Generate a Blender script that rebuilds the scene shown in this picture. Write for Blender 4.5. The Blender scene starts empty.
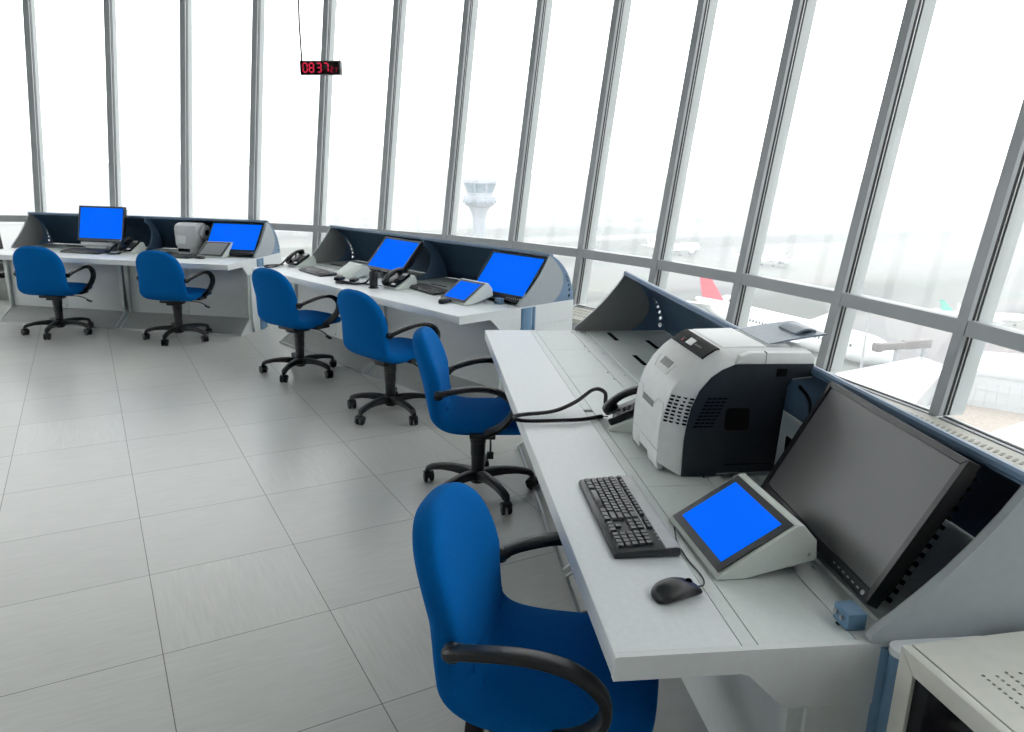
import bpy, bmesh, math, random
from mathutils import Vector, Matrix, Euler
random.seed(7)
SC = bpy.context.scene
COL = SC.collection
PI = math.pi
def R(d): return math.radians(d)

# ------------------------------------------------------------------ view
SC.view_settings.view_transform = 'Standard'
SC.view_settings.look = 'None'
SC.view_settings.gamma = 1.0
SC.view_settings.exposure = 0.0
SC.view_settings.use_curve_mapping = False
SC.cycles.use_denoising = True
SC.cycles.max_bounces = 10
SC.cycles.diffuse_bounces = 5
SC.cycles.glossy_bounces = 4
SC.cycles.transparent_max_bounces = 24
SC.cycles.volume_bounces = 1
SC.cycles.caustics_reflective = False
SC.cycles.caustics_refractive = False

# ------------------------------------------------------------------ camera
CAM = Vector((.5193, -2.6021, 1.6957))
def cam_axes():
    yaw, pit, rol = .5162, -.2568, .025
    f = Vector((math.sin(yaw)*math.cos(pit), math.cos(yaw)*math.cos(pit), math.sin(pit)))
    r = Vector((math.cos(yaw), -math.sin(yaw), 0)); u = r.cross(f)
    c, s = math.cos(rol), math.sin(rol)
    return c*r+s*u, -s*r+c*u, f
cr, cu, cf = cam_axes()
cd = bpy.data.cameras.new('camera'); cd.sensor_width = 36; cd.lens = 747.85/1024*36
cd.clip_start = .05; cd.clip_end = 20000
cam = bpy.data.objects.new('camera', cd); COL.objects.link(cam)
cam.matrix_world = Matrix(((cr.x, cu.x, -cf.x, CAM.x), (cr.y, cu.y, -cf.y, CAM.y), (cr.z, cu.z, -cf.z, CAM.z), (0, 0, 0, 1)))
SC.camera = cam

# ------------------------------------------------------------------ materials
MAT = {}
def mat(name, col, rough=.5, metal=0., noise=0., nscale=40., bump=0., bscale=300., spec=.5, coat=0., sheen=0.):
    m = bpy.data.materials.new(name); m.use_nodes = True
    nt = m.node_tree; b = nt.nodes['Principled BSDF']
    b.inputs['Base Color'].default_value = (*col, 1)
    b.inputs['Roughness'].default_value = rough
    b.inputs['Metallic'].default_value = metal
    b.inputs['Specular IOR Level'].default_value = spec
    b.inputs['Coat Weight'].default_value = coat
    b.inputs['Sheen Weight'].default_value = sheen
    tc = nt.nodes.new('ShaderNodeTexCoord')
    if noise:
        n = nt.nodes.new('ShaderNodeTexNoise'); n.inputs['Scale'].default_value = nscale; n.inputs['Detail'].default_value = 3
        nt.links.new(tc.outputs['Object'], n.inputs['Vector'])
        r = nt.nodes.new('ShaderNodeValToRGB')
        r.color_ramp.elements[0].position = .3; r.color_ramp.elements[1].position = .7
        r.color_ramp.elements[0].color = (*[max(0, c*(1-noise)) for c in col], 1)
        r.color_ramp.elements[1].color = (*[min(1, c*(1+noise)) for c in col], 1)
        nt.links.new(n.outputs['Fac'], r.inputs['Fac']); nt.links.new(r.outputs['Color'], b.inputs['Base Color'])
    if bump:
        n2 = nt.nodes.new('ShaderNodeTexNoise'); n2.inputs['Scale'].default_value = bscale; n2.inputs['Detail'].default_value = 2
        nt.links.new(tc.outputs['Object'], n2.inputs['Vector'])
        bp = nt.nodes.new('ShaderNodeBump'); bp.inputs['Strength'].default_value = bump; bp.inputs['Distance'].default_value = .002
        nt.links.new(n2.outputs['Fac'], bp.inputs['Height']); nt.links.new(bp.outputs['Normal'], b.inputs['Normal'])
    MAT[name] = m
    return m
def emit(name, col, s=1.):
    m = bpy.data.materials.new(name); m.use_nodes = True; nt = m.node_tree
    b = nt.nodes['Principled BSDF']; b.inputs['Base Color'].default_value = (.01, .01, .01, 1)
    b.inputs['Roughness'].default_value = .6; b.inputs['Specular IOR Level'].default_value = 0.
    b.inputs['Emission Color'].default_value = (*col, 1); b.inputs['Emission Strength'].default_value = s
    MAT[name] = m; return m

DW = mat('desk_white', (.68, .715, .725), .42, noise=.03, nscale=60, bump=.02, bscale=900)
DP = mat('deck_panel', (.61, .66, .645), .45, noise=.03, nscale=50)
DG = mat('pedestal_white', (.66, .69, .69), .5, noise=.02)
PL = mat('plinth_grey', (.36, .37, .36), .5, noise=.05, nscale=20)
FG = mat('fin_grey', (.32, .355, .375), .45, noise=.03)
FD = mat('fin_dark_grey', (.25, .25, .245), .5, noise=.04)
BS = mat('steel_blue', (.13, .21, .32), .4, noise=.04, nscale=20)
BL = mat('column_blue', (.12, .23, .36), .45, noise=.03)
NV = mat('steel_blue_shaded', (.034, .072, .115), .5, noise=.08, nscale=8)  # back panel's steel blue, darkened to paint in the shade on its face
BK = mat('black_plastic', (.012, .012, .013), .42, noise=.1, nscale=120, bump=.05, bscale=1200)
BKS = mat('black_satin', (.014, .014, .015), .36, noise=.1, nscale=80)
GR = mat('dark_gap', (.006, .006, .006), .9, noise=.1, spec=.1)
CB = mat('chair_blue_fabric', (.0, .112, .375), .95, noise=.2, nscale=400, bump=.4, bscale=1400, spec=.08)
MB_ = mat('monitor_black', (.014, .014, .015), .35, noise=.05)
SCOFF = mat('dark_screen', (.10, .10, .102), .32, noise=.03, nscale=3, spec=.5)
SCGREY = mat('grey_screen', (.22, .23, .24), .3, noise=.03, nscale=10)
SCB = emit('blue_screen', (0.0, .133, 1.0), 1.0)
WP = mat('panel_white', (.66, .71, .67), .5, noise=.03)
PW = mat('printer_white', (.74, .75, .75), .45, noise=.03, nscale=30)
PG = mat('printer_grey', (.5, .51, .52), .45, noise=.03)
PN = mat('printer_navy', (.017, .023, .030), .45, noise=.1, nscale=20)
TG = mat('tray_grey', (.17, .22, .27), .35, noise=.05)
KK = mat('key_black', (.042, .045, .048), .4, noise=.12, nscale=90)
KB = mat('keyboard_body', (.025, .026, .028), .4, noise=.1)
KS = mat('keyboard_silver', (.42, .43, .44), .4, noise=.05)
BG = mat('beige_metal', (.6, .6, .55), .5, noise=.03, nscale=30)
GLK = mat('dark_glass', (.01, .01, .011), .08, noise=.1, nscale=4)
MU = mat('mullion_grey', (.34, .36, .37), .4, metal=.0, noise=.03, nscale=6)
ML = mat('mullion_hazed', (.55, .58, .58), .5, noise=.03, nscale=5)  # outer bars behind the glass; haze and reflection put into the paler colour
GK = mat('gasket_black', (.012, .012, .012), .6, noise=.1)
LBL = mat('white_label', (.85, .86, .86), .5, noise=.02)
CH = mat('chrome_grey', (.45, .46, .47), .3, metal=.7, noise=.05)
PDK = mat('control_panel_dark', (.02, .02, .021), .7, noise=.1, spec=.15)
HND = mat('handle_grey', (.2, .2, .2), .5, noise=.05)
SLOT = mat('sill_slot', (.33, .32, .28), .7, noise=.1)
RED = emit('red_digit', (1.0, .03, .09), 1.15)
SILL = mat('sill_cream', (.52, .51, .46), .55, noise=.05, nscale=30)

# ------------------------------------------------------------------ mesh helpers
class B:
    """collects geometry for one mesh object"""
    def __init__(s): s.bm = bmesh.new(); s.mats = []
    def mi(s, m):
        if m not in s.mats: s.mats.append(m)
        return s.mats.index(m)
    def _m(s, faces, m, smooth=False):
        i = s.mi(m)
        for f in faces: f.material_index = i; f.smooth = smooth
    def box(s, c, d, m, bev=0., rot=None, seg=2):
        vs = []
        for x in (-.5, .5):
            for y in (-.5, .5):
                for z in (-.5, .5): vs.append(s.bm.verts.new((x*d[0], y*d[1], z*d[2])))
        idx = [(0, 1, 3, 2), (4, 6, 7, 5), (0, 4, 5, 1), (2, 3, 7, 6), (0, 2, 6, 4), (1, 5, 7, 3)]
        fs = [s.bm.faces.new([vs[i] for i in q]) for q in idx]
        vv = vs
        if bev > 0:
            ed = list({e for f in fs for e in f.edges})
            r = bmesh.ops.bevel(s.bm, geom=ed, offset=min(bev, min(d)*.49), segments=seg, affect='EDGES', profile=.5)
            fs = list(set(r['faces']) | {f for f in fs if f.is_valid})
            vv = list({v for f in fs for v in f.verts})
        M = Matrix.Translation(c)
        if rot is not None: M = M @ (Euler(rot).to_matrix().to_4x4() if not isinstance(rot, Matrix) else rot.to_4x4())
        for v in vv: v.co = M @ v.co
        s._m(fs, m, bev > 0)
        return fs
    def prism(s, pts, a, b, m, axis='x', bev=0., seg=2, mats=None):
        def P(p, t):
            return (t, p[0], p[1]) if axis == 'x' else ((p[0], t, p[1]) if axis == 'y' else (p[0], p[1], t))
        A = [s.bm.verts.new(P(p, a)) for p in pts]; Bv = [s.bm.verts.new(P(p, b)) for p in pts]
        n = len(pts); fs = [s.bm.faces.new(A[::-1]), s.bm.faces.new(Bv)]
        for i in range(n): fs.append(s.bm.faces.new((A[i], A[(i+1) % n], Bv[(i+1) % n], Bv[i])))
        bmesh.ops.recalc_face_normals(s.bm, faces=fs)
        if bev > 0:
            ed = list({e for f in fs for e in f.edges})
            r = bmesh.ops.bevel(s.bm, geom=ed, offset=bev, segments=seg, affect='EDGES', profile=.5)
            fs = list(set(r['faces']) | {f for f in fs if f.is_valid})
        s._m(fs, m, bev > 0)
        return fs
    def rings(s, rs, m, closed=True, caps=(True, True), smooth=True):
        V = [[s.bm.verts.new(p) for p in r] for r in rs]; fs = []
        n = len(rs[0])
        for i in range(len(V)-1):
            for j in range(n if closed else n-1):
                k = (j+1) % n
                fs.append(s.bm.faces.new((V[i][j], V[i][k], V[i+1][k], V[i+1][j])))
        if caps[0]: fs.append(s.bm.faces.new(V[0][::-1]))
        if caps[1]: fs.append(s.bm.faces.new(V[-1]))
        bmesh.ops.recalc_face_normals(s.bm, faces=fs)
        s._m(fs, m, smooth)
        return fs
    def sweep(s, pts, prof, m, up=(0, 0, 1), scale=None, caps=(True, True)):
        pts = [Vector(p) for p in pts]; n = len(pts); rs = []
        N = None
        for i in range(n):
            t = (pts[min(i+1, n-1)]-pts[max(i-1, 0)]).normalized()
            if N is None:
                N = Vector(up); N = N-t*N.dot(t)
                if N.length < 1e-4: N = Vector((1, 0, 0)); N = N-t*N.dot(t)
            else: N = N-t*N.dot(t)
            N.normalize(); Bn = t.cross(N); k = scale[i] if scale else 1
            rs.append([pts[i]+(Bn*a+N*b)*k for a, b in prof])
        return s.rings(rs, m, True, caps)
    def tube(s, pts, r, m, n=8, scale=None):
        return s.sweep(pts, [(r*math.cos(2*PI*i/n), r*math.sin(2*PI*i/n)) for i in range(n)], m, scale=scale)
    def lathe(s, prof, m, c=(0, 0, 0), n=24, rot=None):
        M = Matrix.Translation(c)
        if rot is not None: M = M @ Euler(rot).to_matrix().to_4x4()
        rs = [[M @ Vector((max(r, 1e-4)*math.cos(2*PI*i/n), max(r, 1e-4)*math.sin(2*PI*i/n), z)) for i in range(n)] for r, z in prof]
        return s.rings(rs, m)
    def holed(s, outer, holes, a, b, m, axis='x'):
        """plate between a and b along axis with round holes (outer, holes: 2D loops)"""
        def P(p, t): return (t, p[0], p[1]) if axis == 'x' else ((p[0], t, p[1]) if axis == 'y' else (p[0], p[1], t))
        fs = []; loops = []
        for t in (a, b):
            es = []; lv = []
            for lp in [outer]+holes:
                vs = [s.bm.verts.new(P(p, t)) for p in lp]; lv.append(vs)
                for i in range(len(vs)): es.append(s.bm.edges.new((vs[i], vs[(i+1) % len(vs)])))
            g = bmesh.ops.triangle_fill(s.bm, edges=es, use_beauty=True, use_dissolve=False)
            fs += [f for f in g['geom'] if isinstance(f, bmesh.types.BMFace)]
            loops.append(lv)
        for A, C in zip(*loops):
            for i in range(len(A)): fs.append(s.bm.faces.new((A[i], A[(i+1) % len(A)], C[(i+1) % len(A)], C[i])))
        bmesh.ops.recalc_face_normals(s.bm, faces=fs)
        s._m(fs, m)
        return fs
    def build(s, name, parent=None, loc=None, rot=None, **kw):
        me = bpy.data.meshes.new(name); s.bm.to_mesh(me); s.bm.free()
        for m in s.mats: me.materials.append(m)
        try: me.set_sharp_from_angle(angle=R(38))
        except Exception: pass
        o = bpy.data.objects.new(name, me); COL.objects.link(o)
        if parent: o.parent = parent
        if loc is not None: o.location = loc
        if rot is not None: o.rotation_euler = rot
        for k, v in kw.items(): o[k] = v
        return o
def thing(name, label, cat, loc=(0, 0, 0), rot=(0, 0, 0), group=None):
    o = bpy.data.objects.new(name, None); COL.objects.link(o); o.empty_display_size = .05
    o.location = loc; o.rotation_euler = rot; o['label'] = label; o['category'] = cat
    if group: o['group'] = group
    return o
def tag(o, label, cat, group=None):
    o['label'] = label; o['category'] = cat
    if group: o['group'] = group
    return o
def struct(o): o['kind'] = 'structure'; return o
def dup(o, loc, rot, label, group=None):
    r = o.copy(); COL.objects.link(r); r.location = loc; r.rotation_euler = rot; r['label'] = label
    if group: r['group'] = group
    for ch in list(o.children):
        c = ch.copy(); COL.objects.link(c); c.parent = r
        for g in list(ch.children):
            d = g.copy(); COL.objects.link(d); d.parent = c
    return r
def sup(n, a, b, e=2.5):
    out = []
    for i in range(n):
        t = 2*PI*i/n; c, q = math.cos(t), math.sin(t)
        out.append((a*math.copysign(abs(c)**(2/e), c), b*math.copysign(abs(q)**(2/e), q)))
    return out
def smooth_path(ctrl, per=8):
    P = [Vector(p) for p in ctrl]; out = []
    for i in range(len(P)-1):
        p0, p1, p2, p3 = P[max(i-1, 0)], P[i], P[i+1], P[min(i+2, len(P)-1)]
        for k in range(per):
            t = k/per
            out.append(.5*((2*p1)+(p2-p0)*t+(2*p0-5*p1+4*p2-p3)*t*t+(3*p1-p0-3*p2+p3)*t**3))
    out.append(P[-1]); return out
def helix(path, rad, pitch, per=8):
    L = [0.]
    for a, b in zip(path, path[1:]): L.append(L[-1]+(b-a).length)
    n = int(L[-1]/pitch*per); out = []; j = 0; N = Vector((0, 0, 1))
    for i in range(n+1):
        d = L[-1]*i/n
        while j < len(L)-2 and L[j+1] < d: j += 1
        t = (d-L[j])/max(1e-9, L[j+1]-L[j]); p = path[j].lerp(path[j+1], t)
        T = (path[min(j+2, len(path)-1)]-path[max(j-1, 0)]).normalized()
        N = (N-T*N.dot(T)).normalized(); Bn = T.cross(N); a = 2*PI*i/per
        out.append(p+(N*math.cos(a)+Bn*math.sin(a))*rad)
    return out

# ------------------------------------------------------------------ consoles' frames
class Fr:
    def __init__(s, x, y, th, L):
        s.x, s.y, s.L = x, y, L; s.e = Vector((math.cos(th), math.sin(th), 0)); s.n = Vector((s.e.y, -s.e.x, 0))
        s.o = Vector((x, y, 0))+s.e*L/2; s.rz = th+PI
    def w(s, x, y, z=0): return s.o-s.e*x+s.n*y+Vector((0, 0, z))
FR = {'C': Fr(1.358, -1.573, 1.179, 3.157), 'B': Fr(2.603, 1.79, 1.83, 3.006), 'A': Fr(1.658, 4.956, 2.48, 2.794)}
ZD = .75
SKY = 3.1

# ------------------------------------------------------------------ the round room
CC = Vector((-3.03, 1.53, 0)); RT = 7.754; ZT = .95; SL = math.tan(R(8.62)); Z0, Z1 = .47, 5.0
DTH = .1183; TH0 = 1.1736
ANG = {k: TH0-k*DTH for k in range(-6, 18)}
DXT = {0: 0, 10: 0, 11: 0}
rest = 2*PI-23*DTH; nrest = round(rest/DTH)
for j in range(1, nrest): ANG[17+j] = ANG[17]-rest*j/nrest
NW = 23+nrest
KS_ = sorted(ANG); ANGL = [ANG[k] for k in KS_]
def rad(z): return RT+(z-ZT)*SL
def rt(th): return Vector((math.cos(th), math.sin(th), 0)), Vector((math.sin(th), -math.cos(th), 0))   # outward, to the right seen from inside
def wp(th, z, d=0, s=0):
    ro, ta = rt(th); return CC+ro*(rad(z)+d)+ta*s+Vector((0, 0, z))
def glassmat():
    m = bpy.data.materials.new('window_glass'); m.use_nodes = True; nt = m.node_tree; nt.nodes.clear()
    o = nt.nodes.new('ShaderNodeOutputMaterial'); mx = nt.nodes.new('ShaderNodeMixShader')
    tr = nt.nodes.new('ShaderNodeBsdfTransparent'); gl = nt.nodes.new('ShaderNodeBsdfGlossy')
    tr.inputs['Color'].default_value = (.975, .985, .985, 1); gl.inputs['Roughness'].default_value = .03
    n = nt.nodes.new('ShaderNodeTexNoise'); n.inputs['Scale'].default_value = 2.
    mr = nt.nodes.new('ShaderNodeMapRange'); mr.inputs['To Min'].default_value = .012; mr.inputs['To Max'].default_value = .028
    nt.links.new(n.outputs['Fac'], mr.inputs['Value']); nt.links.new(mr.outputs['Result'], mx.inputs['Fac'])
    nt.links.new(tr.outputs[0], mx.inputs[1]); nt.links.new(gl.outputs[0], mx.inputs[2]); nt.links.new(mx.outputs[0], o.inputs['Surface'])
    return m
GLASS = glassmat()
def quad_bar(b, th, s0, s1, d0, d1, m, z0=Z0, z1=Z1):
    """bar along a leaning mullion"""
    rs = [[wp(th, z, d0, s0), wp(th, z, d0, s1), wp(th, z, d1, s1), wp(th, z, d1, s0)] for z in (z0, z1)]
    b.rings(rs, m, smooth=False)
def span(b, ta, tb, z0, z1, d0, d1, m, sa=.065, sb=0.):
    """bar across one bay between mullion at ta (left) and tb (right)"""
    rs = []
    for th, s in ((ta, sa), (tb, sb)):
        rs.append([wp(th, z0, d0, s), wp(th, z0, d1, s), wp(th, z1, d1, s), wp(th, z1, d0, s)])
    b.rings(rs, m, smooth=False)
WALLB = []
for i in range(NW):
    ta, tb = ANGL[i], ANGL[(i+1) % NW]
    am = math.degrees(ta); am = (am+180) % 360-180
    if -165 < am < -42: WALLB.append((ta, tb)); continue
    t = bpy.data.objects.new('window_%d' % (i+1), None); COL.objects.link(t); t['kind'] = 'structure'
    b = B(); quad_bar(b, ta, 0, .066, 0, .028, MU); quad_bar(b, ta, .004, .0625, .028, .05, GK)
    quad_bar(b, ta, .002, .065, .05, .057, CH); quad_bar(b, ta, .004, .0625, .057, .073, GK); quad_bar(b, ta, .001, .066, .073, .168, ML)
    b.build('mullion', t)
    b = B(); span(b, ta, tb, ZT-.04, ZT+.04, .004, .045, MU, .068); span(b, ta, tb, ZT-.03, ZT+.03, .045, .06, GK, .062, .006); span(b, ta, tb, ZT-.036, ZT+.036, .06, .12, ML, .066, .002)
    b.build('transom', t)
    b = B(); span(b, ta, tb, Z0-.04, Z0-.004, .004, .06, MU, .068); span(b, ta, tb, Z0-.004, Z0, .03, .05, GK, .068)
    b.build('bottom_rail', t)
    for nm, za, zb in (('pane', Z0, ZT-.04), ('pane', ZT+.04, Z1)):
        b = B(); span(b, ta, tb, za, zb, .05, .058, GLASS, .06, .008); b.build(nm, t)
WM = mat('wall_panel_grey', (.42, .42, .41), .6, noise=.03, nscale=3)
b = B()
for ta, tb in WALLB: span(b, ta, tb, .0, Z1, -.02, .08, WM, .002, -.002)
struct(b.build('wall_back'))
# low parapet, sill ledge, floor and ceiling
def ringmesh(name, prof, m, smooth=False):
    b = B(); rs = []
    for th in ANGL+[ANGL[0]-2*PI]:
        rs.append([wp(th, 0, 0, 0)*0+CC+rt(th)[0]*(rad(Z0)+d)+Vector((0, 0, z)) for d, z in prof])
    b.rings(rs, m, caps=(False, False), smooth=smooth)
    return struct(b.build(name))
ringmesh('wall_outer', [(.0, -.3), (.0, .445), (.14, .445), (.14, -.3)], DG)
ringmesh('trim_1', [(-.43, .425), (-.43, .46), (.0, .46), (.0, .425)], SILL)
ringmesh('trim_2', [(-.40, .0), (-.40, .425), (-.385, .425), (-.385, .0)], PL)
b = B()
for k in range(5, 17):
    for j in range(24):
        th = ANG[k]-DTH*(j+.5)/24
        for d in (-.30, -.20, -.10):
            ro, ta = rt(th); p = CC+ro*(rad(Z0)*math.cos(DTH/2)+d+.01)+Vector((0, 0, .4612))
            b.box(p, (.05, .014, .002), SLOT, rot=(0, 0, th+.5))
struct(b.build('trim_3'))
def floormat():
    m = mat('floor_tile', (.5, .5, .5), .38); nt = m.node_tree; b = nt.nodes['Principled BSDF']; L = nt.links
    g = nt.nodes.new('ShaderNodeNewGeometry')
    def math_(op, a, c=None):
        n = nt.nodes.new('ShaderNodeMath'); n.operation = op
        for i, v in enumerate((a, c)):
            if v is None: continue
            if isinstance(v, (int, float)): n.inputs[i].default_value = v
            else: L.new(v, n.inputs[i])
        return n.outputs[0]
    sx = nt.nodes.new('ShaderNodeSeparateXYZ'); L.new(g.outputs['Position'], sx.inputs[0])
    ds = []; cells = []
    for ax in ('X', 'Y'):
        q = math_('DIVIDE', sx.outputs[ax], .6); fr = math_('FRACT', q); cells.append(math_('FLOOR', q))
        ds.append(math_('MINIMUM', fr, math_('SUBTRACT', 1., fr)))
    dm = math_('MINIMUM', ds[0], ds[1]); line = math_('LESS_THAN', dm, .0028)
    wn = nt.nodes.new('ShaderNodeTexWhiteNoise'); wn.noise_dimensions = '2D'
    cv = nt.nodes.new('ShaderNodeCombineXYZ'); L.new(cells[0], cv.inputs[0]); L.new(cells[1], cv.inputs[1]); L.new(cv.outputs[0], wn.inputs['Vector'])
    # brushed streaks, turned by quarter for some tiles
    sw = math_('GREATER_THAN', wn.outputs['Value'], .9)
    vx = nt.nodes.new('ShaderNodeMapping'); vx.inputs['Scale'].default_value = (6, 80, 1); L.new(g.outputs['Position'], vx.inputs['Vector'])
    vy = nt.nodes.new('ShaderNodeMapping'); vy.inputs['Scale'].default_value = (80, 6, 1); L.new(g.outputs['Position'], vy.inputs['Vector'])
    mv = nt.nodes.new('ShaderNodeMix'); mv.data_type = 'VECTOR'; L.new(sw, mv.inputs['Factor']); L.new(vx.outputs[0], mv.inputs['A']); L.new(vy.outputs[0], mv.inputs['B'])
    ns = nt.nodes.new('ShaderNodeTexNoise'); ns.inputs['Scale'].default_value = 1.; ns.inputs['Detail'].default_value = 5; ns.inputs['Distortion'].default_value = .6
    L.new(mv.outputs['Result'], ns.inputs['Vector'])
    nb = nt.nodes.new('ShaderNodeTexNoise'); nb.inputs['Scale'].default_value = 1.3; nb.inputs['Detail'].default_value = 4; L.new(g.outputs['Position'], nb.inputs['Vector'])
    v = math_('ADD', math_('MULTIPLY', ns.outputs['Fac'], .15), math_('MULTIPLY', wn.outputs['Value'], .035))
    v = math_('ADD', v, math_('MULTIPLY', nb.outputs['Fac'], .10)); v = math_('ADD', v, FLOOR_ALB)
    v = math_('MULTIPLY', v, math_('SUBTRACT', 1., math_('MULTIPLY', line, .78)))
    cc = nt.nodes.new('ShaderNodeCombineColor')
    L.new(v, cc.inputs[0]); L.new(v, cc.inputs[1]); L.new(math_('MULTIPLY', v, .95), cc.inputs[2]); L.new(cc.outputs[0], b.inputs['Base Color'])
    L.new(math_('ADD', math_('MULTIPLY', nb.outputs['Fac'], .14), .24), b.inputs['Roughness'])
    bp = nt.nodes.new('ShaderNodeBump'); bp.inputs['Strength'].default_value = .06; bp.inputs['Distance'].default_value = .002
    L.new(ns.outputs['Fac'], bp.inputs['Height']); L.new(bp.outputs[0], b.inputs['Normal'])
    b.inputs['Specular IOR Level'].default_value = .5
    return m
FLOOR_ALB = .40
b = B(); b.prism([tuple((CC+rt(th)[0]*(rad(Z0)+.05)).xy) for th in ANGL[::-1]], -.3, 0, floormat(), axis='z'); struct(b.build('floor'))
CE = mat('ceiling_white', (.82, .83, .82), .7, noise=.03, nscale=3)
b = B(); b.prism([tuple((CC+rt(th)[0]*(rad(Z1)+.2)).xy) for th in ANGL[::-1]], Z1, Z1+.3, CE, axis='z'); struct(b.build('ceiling'))
# ------------------------------------------------------------------ console desks
Y0 = .555
def arc(p0, p1, bulge, n=12):
    a, b = Vector(p0), Vector(p1); m = (a+b)/2; d = b-a; nn = Vector((-d.y, d.x))
    c = m+nn*bulge; out = []
    for i in range(n+1):
        t = i/n; out.append(tuple((1-t)**2*a+2*(1-t)*t*c+t*t*b))
    return out
FIN_BACK = [(.30, .355), (.36, .332), (.41, .302), (.455, .265), (.495, .222), (.53, .172), (.556, .118), (.574, .06), (.582, 0)]
FIN_FRONT = [(.0, .0), (-.006, .008), (-.004, .02), (.012, .036), (.05, .066), (.10, .112), (.15, .162), (.20, .22), (.25, .285), (.285, .338), (.29, .352)]
FIN_IN = [(.30, .355), (.355, .31), (.40, .268), (.435, .224), (.452, .18), (.455, .14), (.443, .098), (.42, .06), (.39, .03), (.36, .012), (.34, 0)]
FIN_DOTS = [(.535, .035, .013), (.535, .078, .011), (.527, .116, .0098), (.514, .149, .0082), (.498, .177, .0066), (.482, .198, .005)]
def fin_shape(): return [(Y0+a, ZD+b) for a, b in FIN_FRONT+FIN_BACK]
def fin_cover(): return [(Y0+a, ZD+b) for a, b in FIN_FRONT+FIN_IN]
def ell(cx, cy, rx, ry, n=14): return [(cx+rx*math.cos(2*PI*i/n), cy+ry*math.sin(2*PI*i/n)) for i in range(n)]
def make_console(key, label):
    f = FR[key]; L = f.L; h = L/2
    t = thing('console_desk', label, 'desk', f.w(0, 0), (0, 0, f.rz), 'curved control consoles along the windows')
    # worktop: boards with narrow open joints, on a dark carcass
    b = B(); g = .0022
    for x0, x1 in ((-h, 0), (0, h)):
        prof = [(0.0, ZD-.052), (0, ZD-.008), (.003, ZD-.002), (.009, ZD), (.274, ZD), (.274, ZD-.052)]
        b.prism(prof, x0+(g/2 if x0 == 0 else .0165), x1-(g/2 if x1 == 0 else .0165), DW)
        b.box(((x0+x1)/2, .293, ZD-.012), (x1-x0-.034, .033, .023), DP)
    b.build('worktop', t)
    b = B()
    e_ = h-.0155; xs = [-e_, -h+.505, -.53, 0, .52, .755, e_] if key == 'C' else [-e_, -h*.66, -h*.33, 0, h*.33, h*.66, e_]
    for x0, x1 in zip(xs, xs[1:]):
        b.box(((x0+x1)/2, .4205, ZD-.0125), (x1-x0-g, .216, .023), DP)
        for sx in (x0+.06, x1-.06):
            b.box((sx, .52, ZD-.0012), (.012, .004, .004), GR)
    b.build('deck_panels', t)
    b = B()
    b.box((0, .555, ZD-.0125), (L-.034, .046, .023), DG)         # front lip of the bay
    b.box((0, .60, ZD-.016), (L-.06, .044, .01), DG)              # channel
    b.box((0, .645, ZD-.0125), (L-.06, .046, .023), DP)
    b.box((0, .90, ZD-.0145), (L-.04, .464, .019), DP)
    for x in ([-1.41, -.84, -.3, .9] if key == 'C' else [-h+.25, -h+.7, -.35, .35, h-.7, h-.25]):
        b.box((x, .752, ZD-.004), (.2, .022, .0055), GR)
    for x in ([-1.2, -.55] if key == 'C' else [-h+.45, .6]):
        b.box((x, .93, ZD-.004), (.2, .022, .0055), GR)
    for i in range(14):
        b.box((-h+.1+i*(L-.2)/13, .60, ZD-.0108), (.012, .005, .002), PL)
    b.build('rear_deck', t)
    b = B(); b.box((0, .58, ZD-.0375), (L-.036, 1.08, .022), GR); b.build('carcass', t)
    # fins
    for side, x in (('l', -h), ('r', h)):
        b = B(); s = -1 if side == 'l' else 1; xa, xb = x-s*.018, x
        outer = [(Y0+p, ZD+q) for p, q in FIN_IN[::-1]+FIN_BACK[1:]]
        holes = [[(Y0+p, ZD+q) for p, q in ell(a, c, r*.9, r)] for a, c, r in FIN_DOTS]
        b.holed(outer, holes, x-s*.009-.004, x-s*.009+.004, BS)
        fo = b.build('side_fin', t)
        xm = x-s*.0165
        for xo, xi, mm, nm in ((x+s*.002, xm, FG, 'outer_cover'), (xm, x-s*.020, FD, 'inner_cover')):
            c = B(); c.prism(fin_cover(), min(xo, xi), max(xo, xi), mm)
            c.build(nm, fo)
    b = B(); b.prism([(p, q) for p, q in [(Y0+a, ZD+c) for a, c in [(.30, .34), (.30, .30), (.36, .26), (.39, .2), (.385, .13), (.35, .06), (.28, .015), (.2, .002), (.2, 0)]+FIN_BACK[::-1][:-1]]], -.01, .01, BS)
    b.build('divider_fin', t)
    # back panel: curved steel sheet following the fins' arc
    b = B(); inner = [(a-.016, c-.006) for a, c in FIN_BACK]
    prof = [(Y0+a, ZD+c) for a, c in FIN_BACK]+[(Y0+a, ZD+max(c, 0)) for a, c in inner[::-1]]
    b.prism(prof, -h+.018, h-.018, NV)
    b.build('back_panel', t)
    b = B(); b.prism([(Y0+.287, ZD+.343), (Y0+.289, ZD+.362), (Y0+.296, ZD+.367), (Y0+.335, ZD+.353), (Y0+.335, ZD+.335), (Y0+.30, ZD+.338)], -h-.002, h+.002, BS)
    b.build('top_rail', t)
    # end panels
    for s in (-1, 1):
        b = B(); x = s*h
        pts = [(0.0, ZD-.008), (0.0, ZD-.056), (.272, ZD-.056), (.29, ZD-.062), (.372, ZD-.142), (.39, ZD-.148), (1.137, ZD-.148), (1.137, ZD), (.009, ZD), (.003, ZD-.002)]
        b.prism(pts, min(x, x-s*.016), max(x, x-s*.016), DG)
        b.build('end_panel', t)
        b = B(); b.prism([(.43, .13), (.43, ZD-.15), (1.137, ZD-.15), (1.137, .0), (.46, .0)], min(x-s*.002, x-s*.03), max(x-s*.002, x-s*.03), DG)
        b.build('pedestal_side', t)
        b = B(); cx = x+s*.004
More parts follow.
